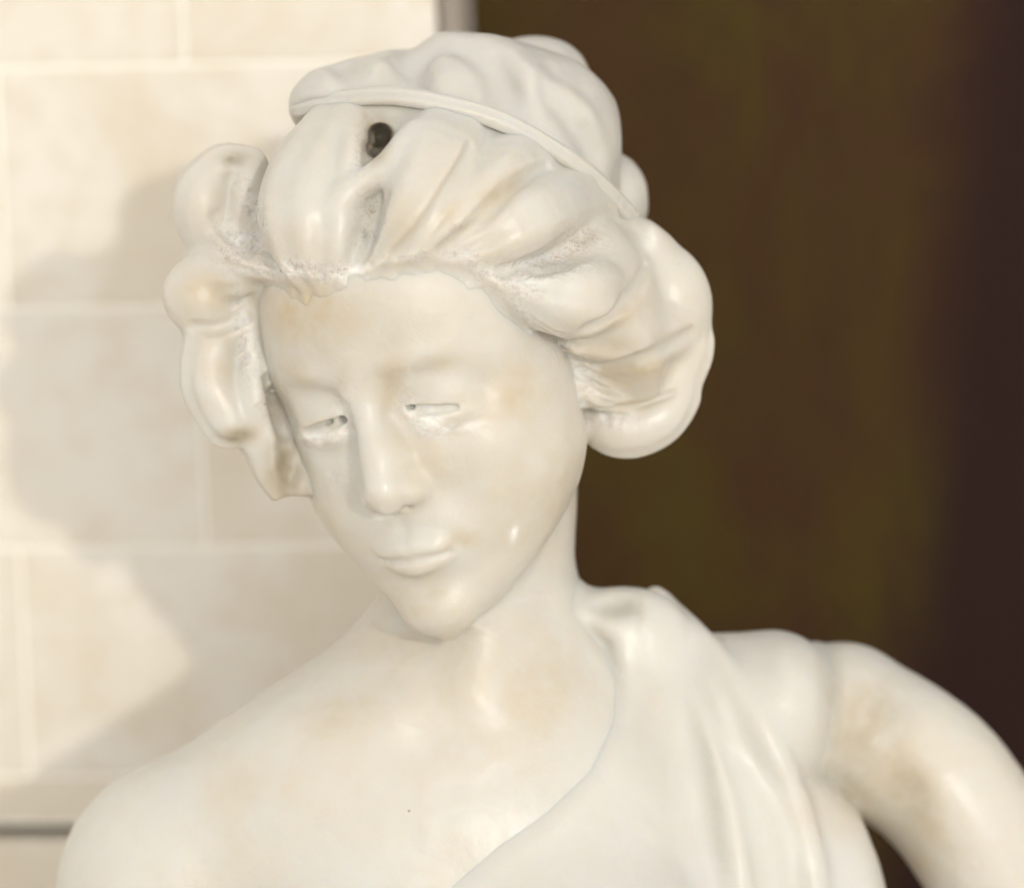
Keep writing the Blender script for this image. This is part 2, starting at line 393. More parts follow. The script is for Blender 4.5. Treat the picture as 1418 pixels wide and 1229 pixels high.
# ------------------------------------------------------------------ the torso and the arms (view space, mm)
def build_torso(f):
    f.ell(pix(640, 1420, -55), (150, 165, 78), 20)                                     # rib cage
    f.tube([(*pix(660, 885, -62), 40), (*pix(440, 1030, -62), 37), (*pix(250, 1175, -60), 43)], 30, smooth=8)    # right trapezius to shoulder
    f.ell(pix(228, 1235, -55), (50, 60, 50), 18)
    f.tube([(*pix(215, 1230, -55), 47), (*pix(165, 1480, -70), 42), (*pix(150, 1800, -60), 36)], 16, smooth=6)       # hanging arm
    f.tube([(*pix(690, 915, -62), 40), (*pix(860, 988, -68), 40), (*pix(1060, 993, -75), 41)], 30, smooth=8)   # left shoulder
    f.ell(pix(600, 1130, -22), (110, 70, 42), 40)                                        # upper chest
    f.ell(pix(470, 1420, 10), (62, 62, 48), 40); f.ell(pix(840, 1400, 10), (62, 62, 48), 40)   # breasts
    f.tube([(*pix(545, 1000, 2), 5), (*pix(430, 1040, -14), 5), (*pix(290, 1090, -30), 6)], 22, smooth=6)     # collar bones
    f.bump(pix(640, 985, 8), (14, 13, 20), -3.0)                                         # pit of the neck
    f.tube([(*pix(695, 700, -22), 9), (*pix(682, 850, -6), 7), (*pix(652, 965, 1), 4)], 24, smooth=6)    # neck muscle
    f.tube([(*pix(1165, 998, -102), 41), (*pix(1300, 1085, -112), 39), (*pix(1390, 1235, -100), 36), (*pix(1420, 1400, -70), 31)], 10, smooth=8)   # bent arm
    f.tube([(*pix(1420, 1400, -70), 30), (*pix(1330, 1560, -30), 27), (*pix(1180, 1640, 0), 22), (*pix(1080, 1660, 10), 22)], 8, smooth=6)   # forearm back to the hip
    f.ell(pix(1010, 1230, -62), (50, 105, 48), 20)
    f.ell(pix(1130, 1300, -70), (38, 75, 40), 14)                                     # side under the arm
    f.half((0, -430, 0), CR.T @ np.array([0, 0, -1.0]), 3)
def hit(f, px, py, off=0.0, far=-170.0):
    """first point of a field on the sight line through px,py, moved off mm towards the lens"""
    w = np.arange(125.0, far, -1.0); P = np.array([pix(px, py, q) for q in w]); d = f.points(P); i = np.nonzero(d < 0)[0]
    i = i[0] if len(i) else int(np.argmin(d))
    return pix(px, py, w[i] + off)
def poly_region(pts):
    """signed distance to a closed outline given in photo pixels, carried straight back through the figure"""
    Q = np.array([pix(x, y, -20)[:2] for x, y in pts])
    def fn(X, Y, Z):
        X, Y = X + 0 * Z, Y + 0 * Z
        d = np.full(np.broadcast(X, Y).shape, 1e9); sgn = np.ones(d.shape)
        for a, b in zip(Q, np.roll(Q, -1, 0)):
            e = b - a; x, y = X - a[0], Y - a[1]; t = np.clip((x * e[0] + y * e[1]) / (e @ e), 0, 1)
            d = np.minimum(d, (x - t * e[0]) ** 2 + (y - t * e[1]) ** 2)
            c1, c2, c3 = Y >= a[1], Y < b[1], e[0] * y > e[1] * x
            sgn = np.where((c1 & c2 & c3) | (~c1 & ~c2 & ~c3), -sgn, sgn)
        return sgn * np.sqrt(d)
    return fn
DRAPE = [(800, 780), (802, 845), (846, 890), (866, 940), (862, 1000), (828, 1070), (765, 1128), (700, 1172), (630, 1232), (560, 1420), (540, 1960), (1330, 1960), (1262, 1400), (1225, 1260), (1196, 1150), (1160, 1100), (1118, 1082), (1138, 1030), (1147, 960), (1140, 860), (1000, 760)]
def build_drapery(f, body):
    build_torso(f)
    f.func(lambda X, Y, Z: -1.3, mode='r')
    def fold(pts, k=9, **kw): f.tube([(*hit(body, x, y, o), r) for x, y, o, r in pts], k, smooth=6, **kw)
    f.ell(pix(868, 872, -48), (30, 22, 18), 26)                                    # gathered cloth on the shoulder
    fold([(905, 824, 0, 4), (945, 890, 3, 5), (985, 980, 3, 5), (1006, 1090, 4, 6), (1024, 1230, 4, 7), (1030, 1420, 2, 7)])
    fold([(918, 835, 0, 5), (985, 905, 4, 6), (1050, 1000, 4, 7), (1100, 1110, 4, 8), (1130, 1250, 3, 8), (1140, 1420, 2, 8)])
    fold([(960, 940, 9, 2.5), (1010, 1040, 9, 4), (1060, 1180, 10, 5), (1075, 1400, 9, 5)], 7, mode='s')
    fold([(886, 815, 13, 2), (884, 850, 15, 2.2), (888, 890, 9, 2)], 5, mode='s')
    f.ell(pix(852, 836, -30), (11, 5, 8), 6, mode='s')
    f.ell(pix(1082, 975, -66), (23, 33, 40), 12)
    f.func(poly_region(DRAPE), k=7, mode='i')
    skin = Field(42); build_neck(skin); build_torso(skin); f.sub(skin, 11, 1.3)

# ------------------------------------------------------------------ the hair: crown behind a band, waved locks in front (placed on the skull)
SK_C, SK_R = HEAD.p((0, 34, -80)), np.array([70, 82, 84]) * HEAD.k
def on_skull(px, py, off):
    """where the sight line through px,py meets the skull swollen by off mm (or passes closest to it)"""
    o = HEAD.R.T @ (np.array([0, 0, D_MM]) - SK_C); d = HEAD.R.T @ np.array([(px - W_PX / 2) / F_PX, (H_PX / 2 - py) / F_PX, -1.0])
    r = SK_R + off; o, d = o / r, d / r
    a, b, c = d @ d, o @ d, o @ o - 1; q = b * b - a * c
    t = (-b - math.sqrt(max(q, 0))) / a
    return pix(px, py, D_MM - t)
def L(*pts):
    """lock control points from (px, py, swell, half width px, half height mm)"""
    return [(*on_skull(a, b, o), w * 0.36, h) for a, b, o, w, h in pts]
BAND = [(408, 151, 8), (420, 148, 16), (450, 141, 27), (540, 134, 45), (620, 147, 50), (700, 172, 46), (780, 216, 32), (840, 264, 12), (890, 320, -20), (899, 334, -30)]
def build_hair(f):
    up = HEAD.p((0, 20, -70))
    f.ell((0, 34, -84), (82, 88, 94), 4, HEAD)                                   # mass of hair on the skull
    f.ell((74, -2, -90), (34, 54, 46), 14, HEAD)
    f.ell((-78, 16, -56), (24, 50, 34), 14, HEAD)
    f.half(HEAD.p((0, 76, -10)), HEAD.R @ np.array([0, -.56, .83]), 10)
    f.ell(on_skull(345, 300, 4), (13, 30, 16), 8); f.ell(on_skull(352, 440, 4), (11, 26, 13), 8); f.ell(on_skull(352, 540, 2), (11, 24, 14), 6)
    f.ell(on_skull(860, 370, 14), (26, 26, 20), 12)
    # locks in front of the band
    f.tube([(*pix(x - 4, y + 14, w - 12), 7) for x, y, w in BAND[2:8]], 8, smooth=6)
    f.lock(L((480, 142, 3, 44, 9), (440, 205, 8, 62, 13), (415, 280, 12, 62, 16), (420, 340, 9, 44, 13), (432, 382, 3, 22, 7)), up, 4.5, 1.0, 2.2, .4)
    f.lock(L((500, 160, 4, 10, 6), (492, 205, 10, 12, 7), (486, 250, 10, 14, 7), (476, 320, 7, 14, 7), (470, 376, 2, 9, 5)), up, 6)
    f.lock(L((640, 136, 4, 60, 9), (604, 205, 10, 56, 13), (580, 280, 14, 46, 15), (552, 330, 9, 26, 10), (522, 368, 2, 11, 6)), up, 4.5, .9, 2.0, .2)
    f.lock(L((572, 190, 14, 14, 6), (545, 222, 15, 14, 7), (500, 258, 13, 13, 6), (462, 288, 13, 12, 5)), up, 5)
    f.lock(L((755, 185, 5, 54, 9), (705, 232, 10, 46, 13), (650, 290, 12, 40, 13), (585, 340, 6, 24, 9), (525, 366, 1, 10, 5)), up, 4, .8, 1.9, .5)
    f.lock(L((830, 275, 6, 40, 9), (785, 276, 13, 46, 14), (725, 308, 17, 46, 16), (665, 344, 10, 28, 10), (600, 362, 2, 10, 5)), up, 4, .8, 1.9, .3)
    f.lock(L((884, 345, 10, 30, 9), (862, 376, 21, 52, 15), (810, 410, 25, 54, 17), (752, 410, 16, 40, 14), (690, 385, 7, 22, 7), (640, 366, 2, 10, 4)), up, 4.5, .9, 2.0, .2)
    f.lock(L((906, 362, 16, 30, 10), (926, 402, 24, 48, 18), (922, 445, 29, 50, 19), (868, 468, 32, 38, 14), (800, 472, 18, 16, 6)), up, 4.5, .8, 1.8, .4)
    f.lock(L((962, 470, 24, 14, 9), (950, 500, 28, 20, 11), (920, 528, 33, 24, 12), (868, 548, 34, 20, 11), (818, 545, 24, 16, 8), (790, 522, 11, 9, 4)), up, 4, .7, 2.2, 0)
    f.lock(L((940, 545, 26, 22, 11), (908, 580, 33, 30, 13), (866, 598, 33, 30, 12), (832, 592, 27, 24, 8), (815, 562, 15, 8, 4)), up, 3.5, .7, 2.4, .3)
    # curls beside the far cheek
    f.lock(L((348, 226, 10, 20, 8), (304, 230, 17, 26, 9), (276, 280, 20, 32, 12), (296, 330, 20, 36, 12), (352, 362, 10, 22, 8), (410, 382, 3, 12, 5)), up, 4, 1.0, 2.6, .3)
    f.lock(L((340, 380, 12, 26, 8), (285, 386, 20, 38, 13), (272, 418, 20, 36, 14), (318, 438, 12, 22, 8)), up, 4, .9, 2.4, 0)
    f.lock(L((340, 455, 12, 22, 8), (296, 475, 16, 34, 12), (290, 530, 16, 36, 14), (316, 584, 14, 34, 13)), up, 4, 1.1, 2.8, 0)
    f.lock(L((360, 500, 6, 22, 8), (366, 590, 8, 26, 10), (380, 640, 8, 30, 11), (396, 668, 8, 26, 10)), up, 4.5, 1.0, 2.4, .4)
    f.ell(on_skull(279, 408, 21), (17, 15, 15), 5); f.ell(on_skull(282, 285, 20), (12, 19, 14), 6)
    # drilled hollows
    f.tube([(*on_skull(530, 164, 18), 3), (*on_skull(527, 190, 14), 7.5), (*on_skull(512, 224, 13), 3)], 2, mode='s')
    f.tube([(*on_skull(528, 184, 16), 7), (*on_skull(525, 190, -9), 5)], 2, mode='s'); f.tube([(*on_skull(519, 204, 14), 5.5), (*on_skull(521, 206, -9), 4.5)], 2, mode='s')
    f.ell(pix(326, 222, 30), (8, 4.5, 9), 2, mode='s')
    f.tube([(*on_skull(335, 320, 26), 5), (*on_skull(360, 350, 16), 5), (*on_skull(395, 368, 10), 2)], 5, mode='s')
    f.tube([(*on_skull(530, 275, 19), 3), (*on_skull(510, 312, 14), 5.5), (*on_skull(495, 352, 9), 3)], 5, mode='s')
    f.tube([(*on_skull(836, 320, 34), 2), (*on_skull(808, 336, 29), 6.5), (*on_skull(755, 364, 23), 4.5), (*on_skull(700, 372, 14), 2.5)], 6, mode='s')
    f.ell(on_skull(404, 700, 20), (7, 4, 10), 4, mode='s')
    def cut(pts, k): f.tube([(*hit(f, x, y, o, -60), r) for x, y, o, r in pts], k, mode='s')
    cut([(655, 200, 2.5, 2), (622, 262, 1.2, 3.6), (590, 312, 1.0, 3.8), (548, 352, 1, 2.5)], 3.5)        # valleys between the waves
    cut([(760, 228, 2.5, 2), (706, 258, 1.2, 3.6), (660, 308, 1, 4), (612, 346, 1, 2.5)], 3.5)
    cut([(896, 365, 2, 2), (872, 412, 1.6, 3.2), (815, 456, 1.6, 2.6)], 5)
    cut([(960, 462, 1.5, 2.5), (900, 498, 1, 4.5), (830, 508, 1, 3.5)], 5)
    cut([(932, 545, 1, 1.6), (880, 562, 1, 2), (828, 566, 1, 2)], 2)
    cut([(372, 520, 2, 3), (384, 562, 0, 5), (394, 600, 1, 4)], 3)                                       # dark gaps beside the far cheek
    cut([(398, 620, 3, 3), (402, 650, 1, 4.5), (400, 680, 2, 4)], 6)
    cut([(268, 452, 2, 2), (300, 455, 1, 3), (338, 440, 1, 3)], 3); cut([(300, 300, 2, 2), (318, 322, 1, 4), (345, 345, 1, 4)], 4)
    # fine chiselled strands along the hairline
    rs = random.Random(11)
    def strand(a, b, r):
        m = ((a[0] + b[0]) / 2 + rs.uniform(-4, 4), (a[1] + b[1]) / 2 + rs.uniform(-3, 3))
        f.tube([(*hit(f, *a, -.4, -20), .3), (*hit(f, *m, .1, -20), r), (*hit(f, *b, -.4, -20), .3)], 1.2)
    for i in range(9): strand((362 + i * 3 + rs.uniform(-3, 3), 400 + i * 17), (318 + i * 3 + rs.uniform(-6, 6), 432 + i * 17), rs.uniform(.6, 1.1))
    for i in range(9): strand((372 + i * 12, 384 + rs.uniform(-3, 4)), (330 + i * 16, 352 + rs.uniform(-8, 8) + i * 2), rs.uniform(.5, .9))
    for i in range(5): strand((482 + i * 9, 384 - i * 3), (500 + i * 11, 352 - i * 2), rs.uniform(.5, .9))
    for i in range(8): strand((745 + i * 10, 440 + i * 14), (790 + i * 11, 455 + i * 14 + rs.uniform(-6, 6)), rs.uniform(.6, 1.1))
def build_crown(f):
    c = pix(640, 240, -36)
    f.ell(c, (80, 64, 90), 4, R=rot(0, 0, -12))
    f.ell(pix(655, 130, -20), (46, 28, 40), 20); f.ell(pix(492, 138, 2), (32, 20, 30), 16); f.ell(pix(455, 160, 0), (17, 14, 20), 10)
    f.ell(pix(765, 178, -32), (33, 34, 40), 16, R=rot(0, 0, -35))
    f.ell(pix(690, 232, -95), (54, 50, 62), 16); f.ell(pix(742, 102, -68), (27, 19, 34), 4); f.ell(pix(742, 128, -88), (25, 22, 34), 12); f.ell(pix(860, 282, -58), (13, 21, 24), 4); f.ell(pix(838, 275, -72), (18, 24, 28), 12)
    f.bump(pix(572, 85, 0), (9, 20, 60), -5.5); f.bump(pix(696, 112, 20), (8, 20, 40), -4); f.bump(pix(600, 118, 30), (16, 7, 40), 2.2, R=rot(0, 0, 30))
    f.bump(pix(640, 100, 20), (14, 10, 40), 2); f.bump(pix(780, 150, 10), (20, 20, 40), 1.5)
    f.lock([(*pix(700, 75, 0), 6, 4), (*pix(740, 120, 22), 8, 5), (*pix(800, 160, 12), 6, 4)], c, 9)
    for pts in (((598, 62, 3), (572, 92, 2.8), (570, 120, 4)), ((642, 60, 3), (688, 100, 2), (712, 152, 3)), ((470, 82, 3), (500, 104, 2.5), (548, 118, 3.5)), ((770, 120, 3), (800, 160, 2.2), (826, 215, 3))):
        f.tube([(*hit(f, x, y, o + 1.6, -90), 4.0) for x, y, o in pts], 14, mode='s')
    a, b, d = (pix(*BAND[i]) for i in (1, 4, 8)); n = np.cross(b - a, d - a); n = n if n[1] < 0 else -n
    f.half(b, n, 3)
def build_band(f):
    f.lock([(*pix(x, y - 2, w - 1.2), 4.6 - 2.0 * (i in (0, 9)), 2.1) for i, (x, y, w) in enumerate(BAND)], pix(640, 240, -36), 3, .6, 2.0, 0)

# ------------------------------------------------------------------ materials
def marble(name, base, cool, warm=(0.47, 0.375, 0.245), dark=.8):
    n = NT(name); P = n.b.inputs
    big, mid, fine = n.noise(9, 5, .6, .6), n.noise(38, 5, .6, .3), n.noise(420, 3, .6)
    c = n.mix(n.ramp(big, .38, .68), base, cool)
    c = n.mix(n.math('MULTIPLY', n.ramp(mid, .3, .8), .3), c, (base[0] * .9, base[1] * .84, base[2] * .74))
    st = n.attr('stain_shade'); c = n.mix(n.math('MULTIPLY', st, n.ramp(mid, .2, .7, .55, 1.0)), c, warm)  # warm tint for stains and for painted shade
    ro = n.attr('rough'); grit = n.noise(480, 4, .8)
    rf = n.math('MULTIPLY', ro, n.ramp(n.noise(150, 4, .7), .26, .50))
    c = n.mix(n.math('MULTIPLY', rf, .85), c, (0.64, 0.61, 0.575))
    c = n.mix(n.math('MULTIPLY', rf, n.ramp(grit, .50, .60, 0, dark)), c, (0.27, 0.22, 0.16))
    shd = n.attr('painted_shade'); c = n.mix(n.math('MULTIPLY', shd, n.ramp(mid, .25, .6, .6, 1.0)), c, (0.24, 0.20, 0.13))  # olive tint that paints shade into hollows and the arm
    ch = n.attr('chalk'); c = n.mix(ch, c, (0.80, 0.785, 0.74))
    vo = n.n('ShaderNodeTexVoronoi'); vo.inputs['Scale'].default_value = 26; n.l(n.co, vo.inputs['Vector'])
    sp = n.ramp(vo.outputs['Distance'], .012, .024, 1, 0)
    c = n.mix(n.math('MULTIPLY', sp, .8), c, (0.16, 0.13, 0.09))
    n.l(c, P['Base Color'])
    r = n.math('ADD', n.ramp(mid, .3, .7, .32, .50), n.math('MULTIPLY', n.math('MAXIMUM', rf, ch), .4))
    n.l(r, P['Roughness'])
    P['Specular IOR Level'].default_value = .5
    P['Subsurface Weight'].default_value = .6; P['Subsurface Radius'].default_value = (1.0, .62, .34); P['Subsurface Scale'].default_value = .005
    b = n.bump(n.math('ADD', mid, n.math('MULTIPLY', big, 1.5)), .25, .004)
    b = n.bump(fine, .06, .0008, b)
    h = n.math('MULTIPLY', n.math('MAXIMUM', rf, n.math('MULTIPLY', ch, .4)), grit)
    b = n.bump(h, .9, .0012, b)
    n.l(b, P['Normal'])
    return n.m
def plain(name, build):
    n = NT(name); build(n); return n.m
def m_block(n, seed):
    P = n.b.inputs; oi = n.n('ShaderNodeObjectInfo').outputs['Random']
    v = n.n('ShaderNodeVectorMath', operation='ADD'); n.l(n.co, v.inputs[0])
    cb = n.n('ShaderNodeCombineXYZ')
    for i in range(3): n.l(n.math('MULTIPLY', oi, 37.0 + 11 * i), cb.inputs[i])
    n.l(cb.outputs[0], v.inputs[1]); vec = v.outputs[0]
    big, mid, fine = n.noise(7, 4, .55, .8, vec), n.noise(45, 5, .6, 0, vec), n.noise(500, 3, .6, 0, vec)
    c = n.mix(n.ramp(big, .36, .62), (0.62, 0.55, 0.445), (0.685, 0.64, 0.565))
    c = n.mix(n.math('MULTIPLY', n.ramp(mid, .42, .7), .45), c, (0.58, 0.49, 0.36))
    c = n.mix(n.math('MULTIPLY', oi, .25), c, (0.66, 0.62, 0.55))
    n.l(c, P['Base Color']); P['Roughness'].default_value = .6
    n.l(n.bump(n.math('ADD', mid, n.math('MULTIPLY', fine, .4)), .25, .0015), P['Normal'])
def m_mortar(n):
    f = n.noise(120, 4); n.l(n.mix(f, (0.82, 0.78, 0.69), (0.88, 0.85, 0.78)), n.b.inputs['Base Color']); n.b.inputs['Roughness'].default_value = .9
def m_wood(n, a, b_, c_, dark=None):
    P = n.b.inputs
    mp = n.n('ShaderNodeMapping'); mp.inputs['Scale'].default_value = (2.2, 2.2, 1.3); n.l(n.co, mp.inputs[0])
    f, g = n.noise(2.6, 5, .65, .8, mp.outputs[0]), n.noise(16, 4, .6, .3, mp.outputs[0])
    c = n.mix(n.ramp(f, .35, .65), a, b_); c = n.mix(n.math('MULTIPLY', n.ramp(g, .5, .75), .5), c, c_)
    if dark:                                                         # the colour turns darker and redder along one side, ragged edge
        sx = n.n('ShaderNodeSeparateXYZ'); n.l(n.co, sx.inputs[0])
        e = n.math('ADD', n.math('ADD', sx.outputs[0], n.math('MULTIPLY', sx.outputs[2], -.14)), n.math('MULTIPLY', f, .05))
        c = n.mix(n.ramp(e, dark[0] - .03, dark[0] + .03), c, dark[1])
    n.l(c, P['Base Color']); P['Roughness'].default_value = .75; P['Specular IOR Level'].default_value = .1
    n.l(n.bump(g, .3, .002), P['Normal'])
M_BLOCK = plain('limestone', lambda n: m_block(n, 0)); M_MORTAR = plain('mortar', m_mortar)
M_DOOR = plain('dark_door', lambda n: m_wood(n, (0.0478, 0.0323, 0.0054), (0.0411, 0.0181, 0.0078), (0.0293, 0.0176, 0.0068), (-.215, (0.0202, 0.0087, 0.0069))))
M_JAMB = plain('grey_jamb', lambda n: m_wood(n, (0.30, 0.26, 0.22), (0.26, 0.225, 0.19), (0.22, 0.19, 0.16)))
M_GROUND = plain('paving', lambda n: (n.l(n.mix(n.noise(3, 6), (0.60, 0.55, 0.47), (0.66, 0.61, 0.53)), n.b.inputs['Base Color'])))
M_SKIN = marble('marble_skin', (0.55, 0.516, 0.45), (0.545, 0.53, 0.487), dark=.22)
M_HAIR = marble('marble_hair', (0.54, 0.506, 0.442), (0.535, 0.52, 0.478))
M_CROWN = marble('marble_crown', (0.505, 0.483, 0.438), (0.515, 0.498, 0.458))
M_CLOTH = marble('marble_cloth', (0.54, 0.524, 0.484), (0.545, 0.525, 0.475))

# ------------------------------------------------------------------ the setting: ground, block wall, dark door in its reveal
def box(name, c, s, mat, parent=None, bev=0.0, mesh=None):
    """axis-aligned box, centre c, size s, soft edges bev"""
    if mesh is None:
        import bmesh
        bm = bmesh.new(); bmesh.ops.create_cube(bm, size=1.0)
        for v in bm.verts: v.co = Vector((v.co.x * s[0], v.co.y * s[1], v.co.z * s[2]))
        if bev: bmesh.ops.bevel(bm, geom=list(bm.edges), offset=bev, segments=2, affect='EDGES', profile=.6)
        mesh = bpy.data.meshes.new(name); bm.to_mesh(mesh); bm.free(); mesh.materials.append(mat)
    o = bpy.data.objects.new(name, mesh); COL.objects.link(o); o.location = c
    if parent: o.parent = parent
    return o
YAW = math.radians(-9.0)                                         # the wall comes nearer towards the right
P0 = np.array([0.0, 0.36, 0.0]); TV = np.array([math.cos(YAW), math.sin(YAW), 0]); NV = np.array([math.sin(YAW), -math.cos(YAW), 0])
def wall_sz(px, py):
    q = ray_plane(px, py, P0, NV) - P0; return float(q @ TV), float(q[2])
ground = box('ground', (0, 1.0, -0.05), (60, 60, 0.1), M_GROUND); tag(ground, kind='structure')
wall = empty('stone_wall', (*P0[:2], 0)); wall.rotation_euler.z = YAW
tag(wall, 'pale limestone block wall with thin light joints behind the marble figure', 'wall')
S_EDGE = wall_sz(606, 25)[0]
zs = [np.mean([wall_sz(x, y)[1] for x, y in ln]) for ln in (((0, 98), (430, 83)), ((0, 428), (225, 424)), ((0, 760), (449, 754)), ((0, 1075), (160, 1074)), ((0, 1149), (100, 1149)))]
bh = (zs[0] - zs[2]) / 2; jt = 0.0024
seam = wall_sz(254, 45)[0], np.mean([wall_sz(7, 360)[0], wall_sz(33, 920)[0]]); bl = 2 * abs(seam[0] - seam[1])
rows = [(zs[0] + bh * (i + 1), zs[0] + bh * i, seam[i % 2]) for i in (3, 2, 1, 0)] 
rows += [(zs[0], zs[1], seam[1]), (zs[1], zs[2], seam[0]), (zs[2], zs[3], seam[1])]
cache = {}; rnd = random.Random(4)
def block(s0, s1, z0, z1, out=0.0, th=0.04):
    w, h = s1 - s0 - jt, z1 - z0 - jt; key = (round(w, 3), round(h, 3), th)
    o = box('stone_block', ((s0 + s1) / 2, th / 2 - out + rnd.uniform(-.0003, .0003), (z0 + z1) / 2), (w, th, h), M_BLOCK, wall, .0012, cache.get(key))
    cache[key] = o.data; return o
for zt, zb, sm in rows:
    k = math.ceil((S_EDGE - 0.03 - sm) / bl) - 1; s1 = S_EDGE
    while s1 > -1.2:
        s0 = sm + k * bl
        if s0 < s1 - .02: block(s0, s1, zb, zt); s1 = s0
        k -= 1
block(-1.25, S_EDGE, zs[4] + .004, zs[3])                         # thin string course over an open joint
for k in range(7):
    zt = zs[4] - .004 - k * .17
    if zt > .12: block(-1.25, (-.95, -.55, -.3)[k % 3], max(zt - .17, 0), zt, -.001); block((-.95, -.55, -.3)[k % 3], S_EDGE, max(zt - .17, 0), zt, -.001)
TOP = rows[0][0]
box('mortar', ((S_EDGE - 1.25) / 2, .0240, (TOP + zs[4]) / 2), (S_EDGE + 1.25 - .004, .0455, TOP - zs[4] - .006), M_MORTAR, wall)   # joints set back about a millimetre
box('wall_core', ((S_EDGE - 1.25) / 2, .085, TOP / 2), (S_EDGE + 1.25 - .004, .07, TOP - .004), M_MORTAR, wall)
door = empty('door', (*P0[:2], 0)); door.rotation_euler.z = YAW
tag(door, 'dark olive brown door set back in the opening beside the stone wall', 'door')
box('jamb', (S_EDGE + .0065, .027, 1.1), (.012, .044, 2.2), M_JAMB, door, .002)
box('door_panel', (S_EDGE + .013 + .45, .058, 1.1), (.90, .03, 2.2), M_DOOR, door, .002)

# ------------------------------------------------------------------ the marble figure
def blobs(V, N, spots, noise=0.0):
    """soft patches on the side facing the lens: (px, py, radius px x, y, turn in degrees, amount)"""
    kk = F_PX / (D_MM - V[:, 2]); x = W_PX / 2 + V[:, 0] * kk; y = H_PX / 2 - V[:, 1] * kk
    a = np.zeros(len(V))
    for px, py, rx, ry, tr, am in spots:
        t = math.radians(tr); dx, dy = x - px, y - py
        u, v = dx * math.cos(t) + dy * math.sin(t), -dx * math.sin(t) + dy * math.cos(t)
        a = np.maximum(a, am * np.exp(-np.maximum((u / rx) ** 2 + (v / ry) ** 2 - .15, 0)))
    if noise: a = a * np.clip(.75 + noise * vnoise(V, 9.0) + noise * .6 * vnoise(V, 3.5, 5.3), 0, 1.3)
    return np.clip(a, 0, 1) * np.clip(N[:, 2] * 4 + .6, 0, 1) * (V[:, 2] > -170)
ROUGH = [(400, 374, 75, 15, 5, .9), (335, 335, 34, 34, 40, 1), (350, 290, 18, 45, -15, .7), (340, 470, 12, 75, -12, .8), (375, 560, 18, 30, -30, .6), (455, 378, 45, 12, -5, .8), (512, 305, 18, 42, 15, 1),
         (802, 336, 34, 22, -25, 1), (740, 372, 75, 20, -8, .9), (690, 380, 60, 16, 25, .8), (720, 430, 30, 14, 45, .5), (770, 482, 48, 18, 38, 1), (808, 525, 30, 16, 40, .8), (850, 580, 32, 14, 15, 1), (805, 570, 14, 22, -20, .7),
         (500, 205, 16, 40, 5, .5), (590, 352, 80, 8, -4, .45), (640, 310, 40, 12, -35, .3)]
ROUGH_SKIN = [(590, 584, 26, 16, 15, 1), (568, 560, 18, 20, 0, .9), (625, 592, 34, 8, -6, .8), (560, 525, 18, 28, 20, .4), (655, 572, 26, 10, -25, .4), (455, 603, 30, 14, -15, 1), (470, 560, 20, 34, 10, .7), (468, 655, 22, 26, 20, .45), (345, 480, 10, 70, -14, .9),
              (400, 392, 60, 8, 5, .6), (745, 452, 34, 10, 45, .5), (775, 495, 40, 14, 40, .8), (710, 740, 14, 10, 0, .3), (745, 826, 30, 5, -8, .7), (530, 716, 16, 5, 0, .5)]
CHALK_HAIR = [(770, 482, 42, 12, 38, .7), (850, 580, 30, 9, 15, .8), (806, 525, 24, 8, 40, .6), (400, 376, 75, 6, 5, .6), (346, 470, 7, 62, -12, .6), (500, 372, 26, 7, -20, .6), (330, 325, 26, 20, 30, .45), (700, 378, 60, 9, 12, .5), (900, 330, 10, 16, 0, .6)]
CHALK = [(592, 587, 26, 11, 15, .95), (572, 567, 12, 14, 0, .8), (628, 592, 32, 5, -6, .9), (460, 607, 28, 8, -18, .85), (474, 570, 12, 26, 8, .45), (565, 535, 14, 20, 20, .35), (712, 738, 5, 12, 10, .7), (530, 716, 12, 4, 0, .7), (608, 566, 28, 7, 3, .9), (442, 599, 24, 5, -16, .9)]
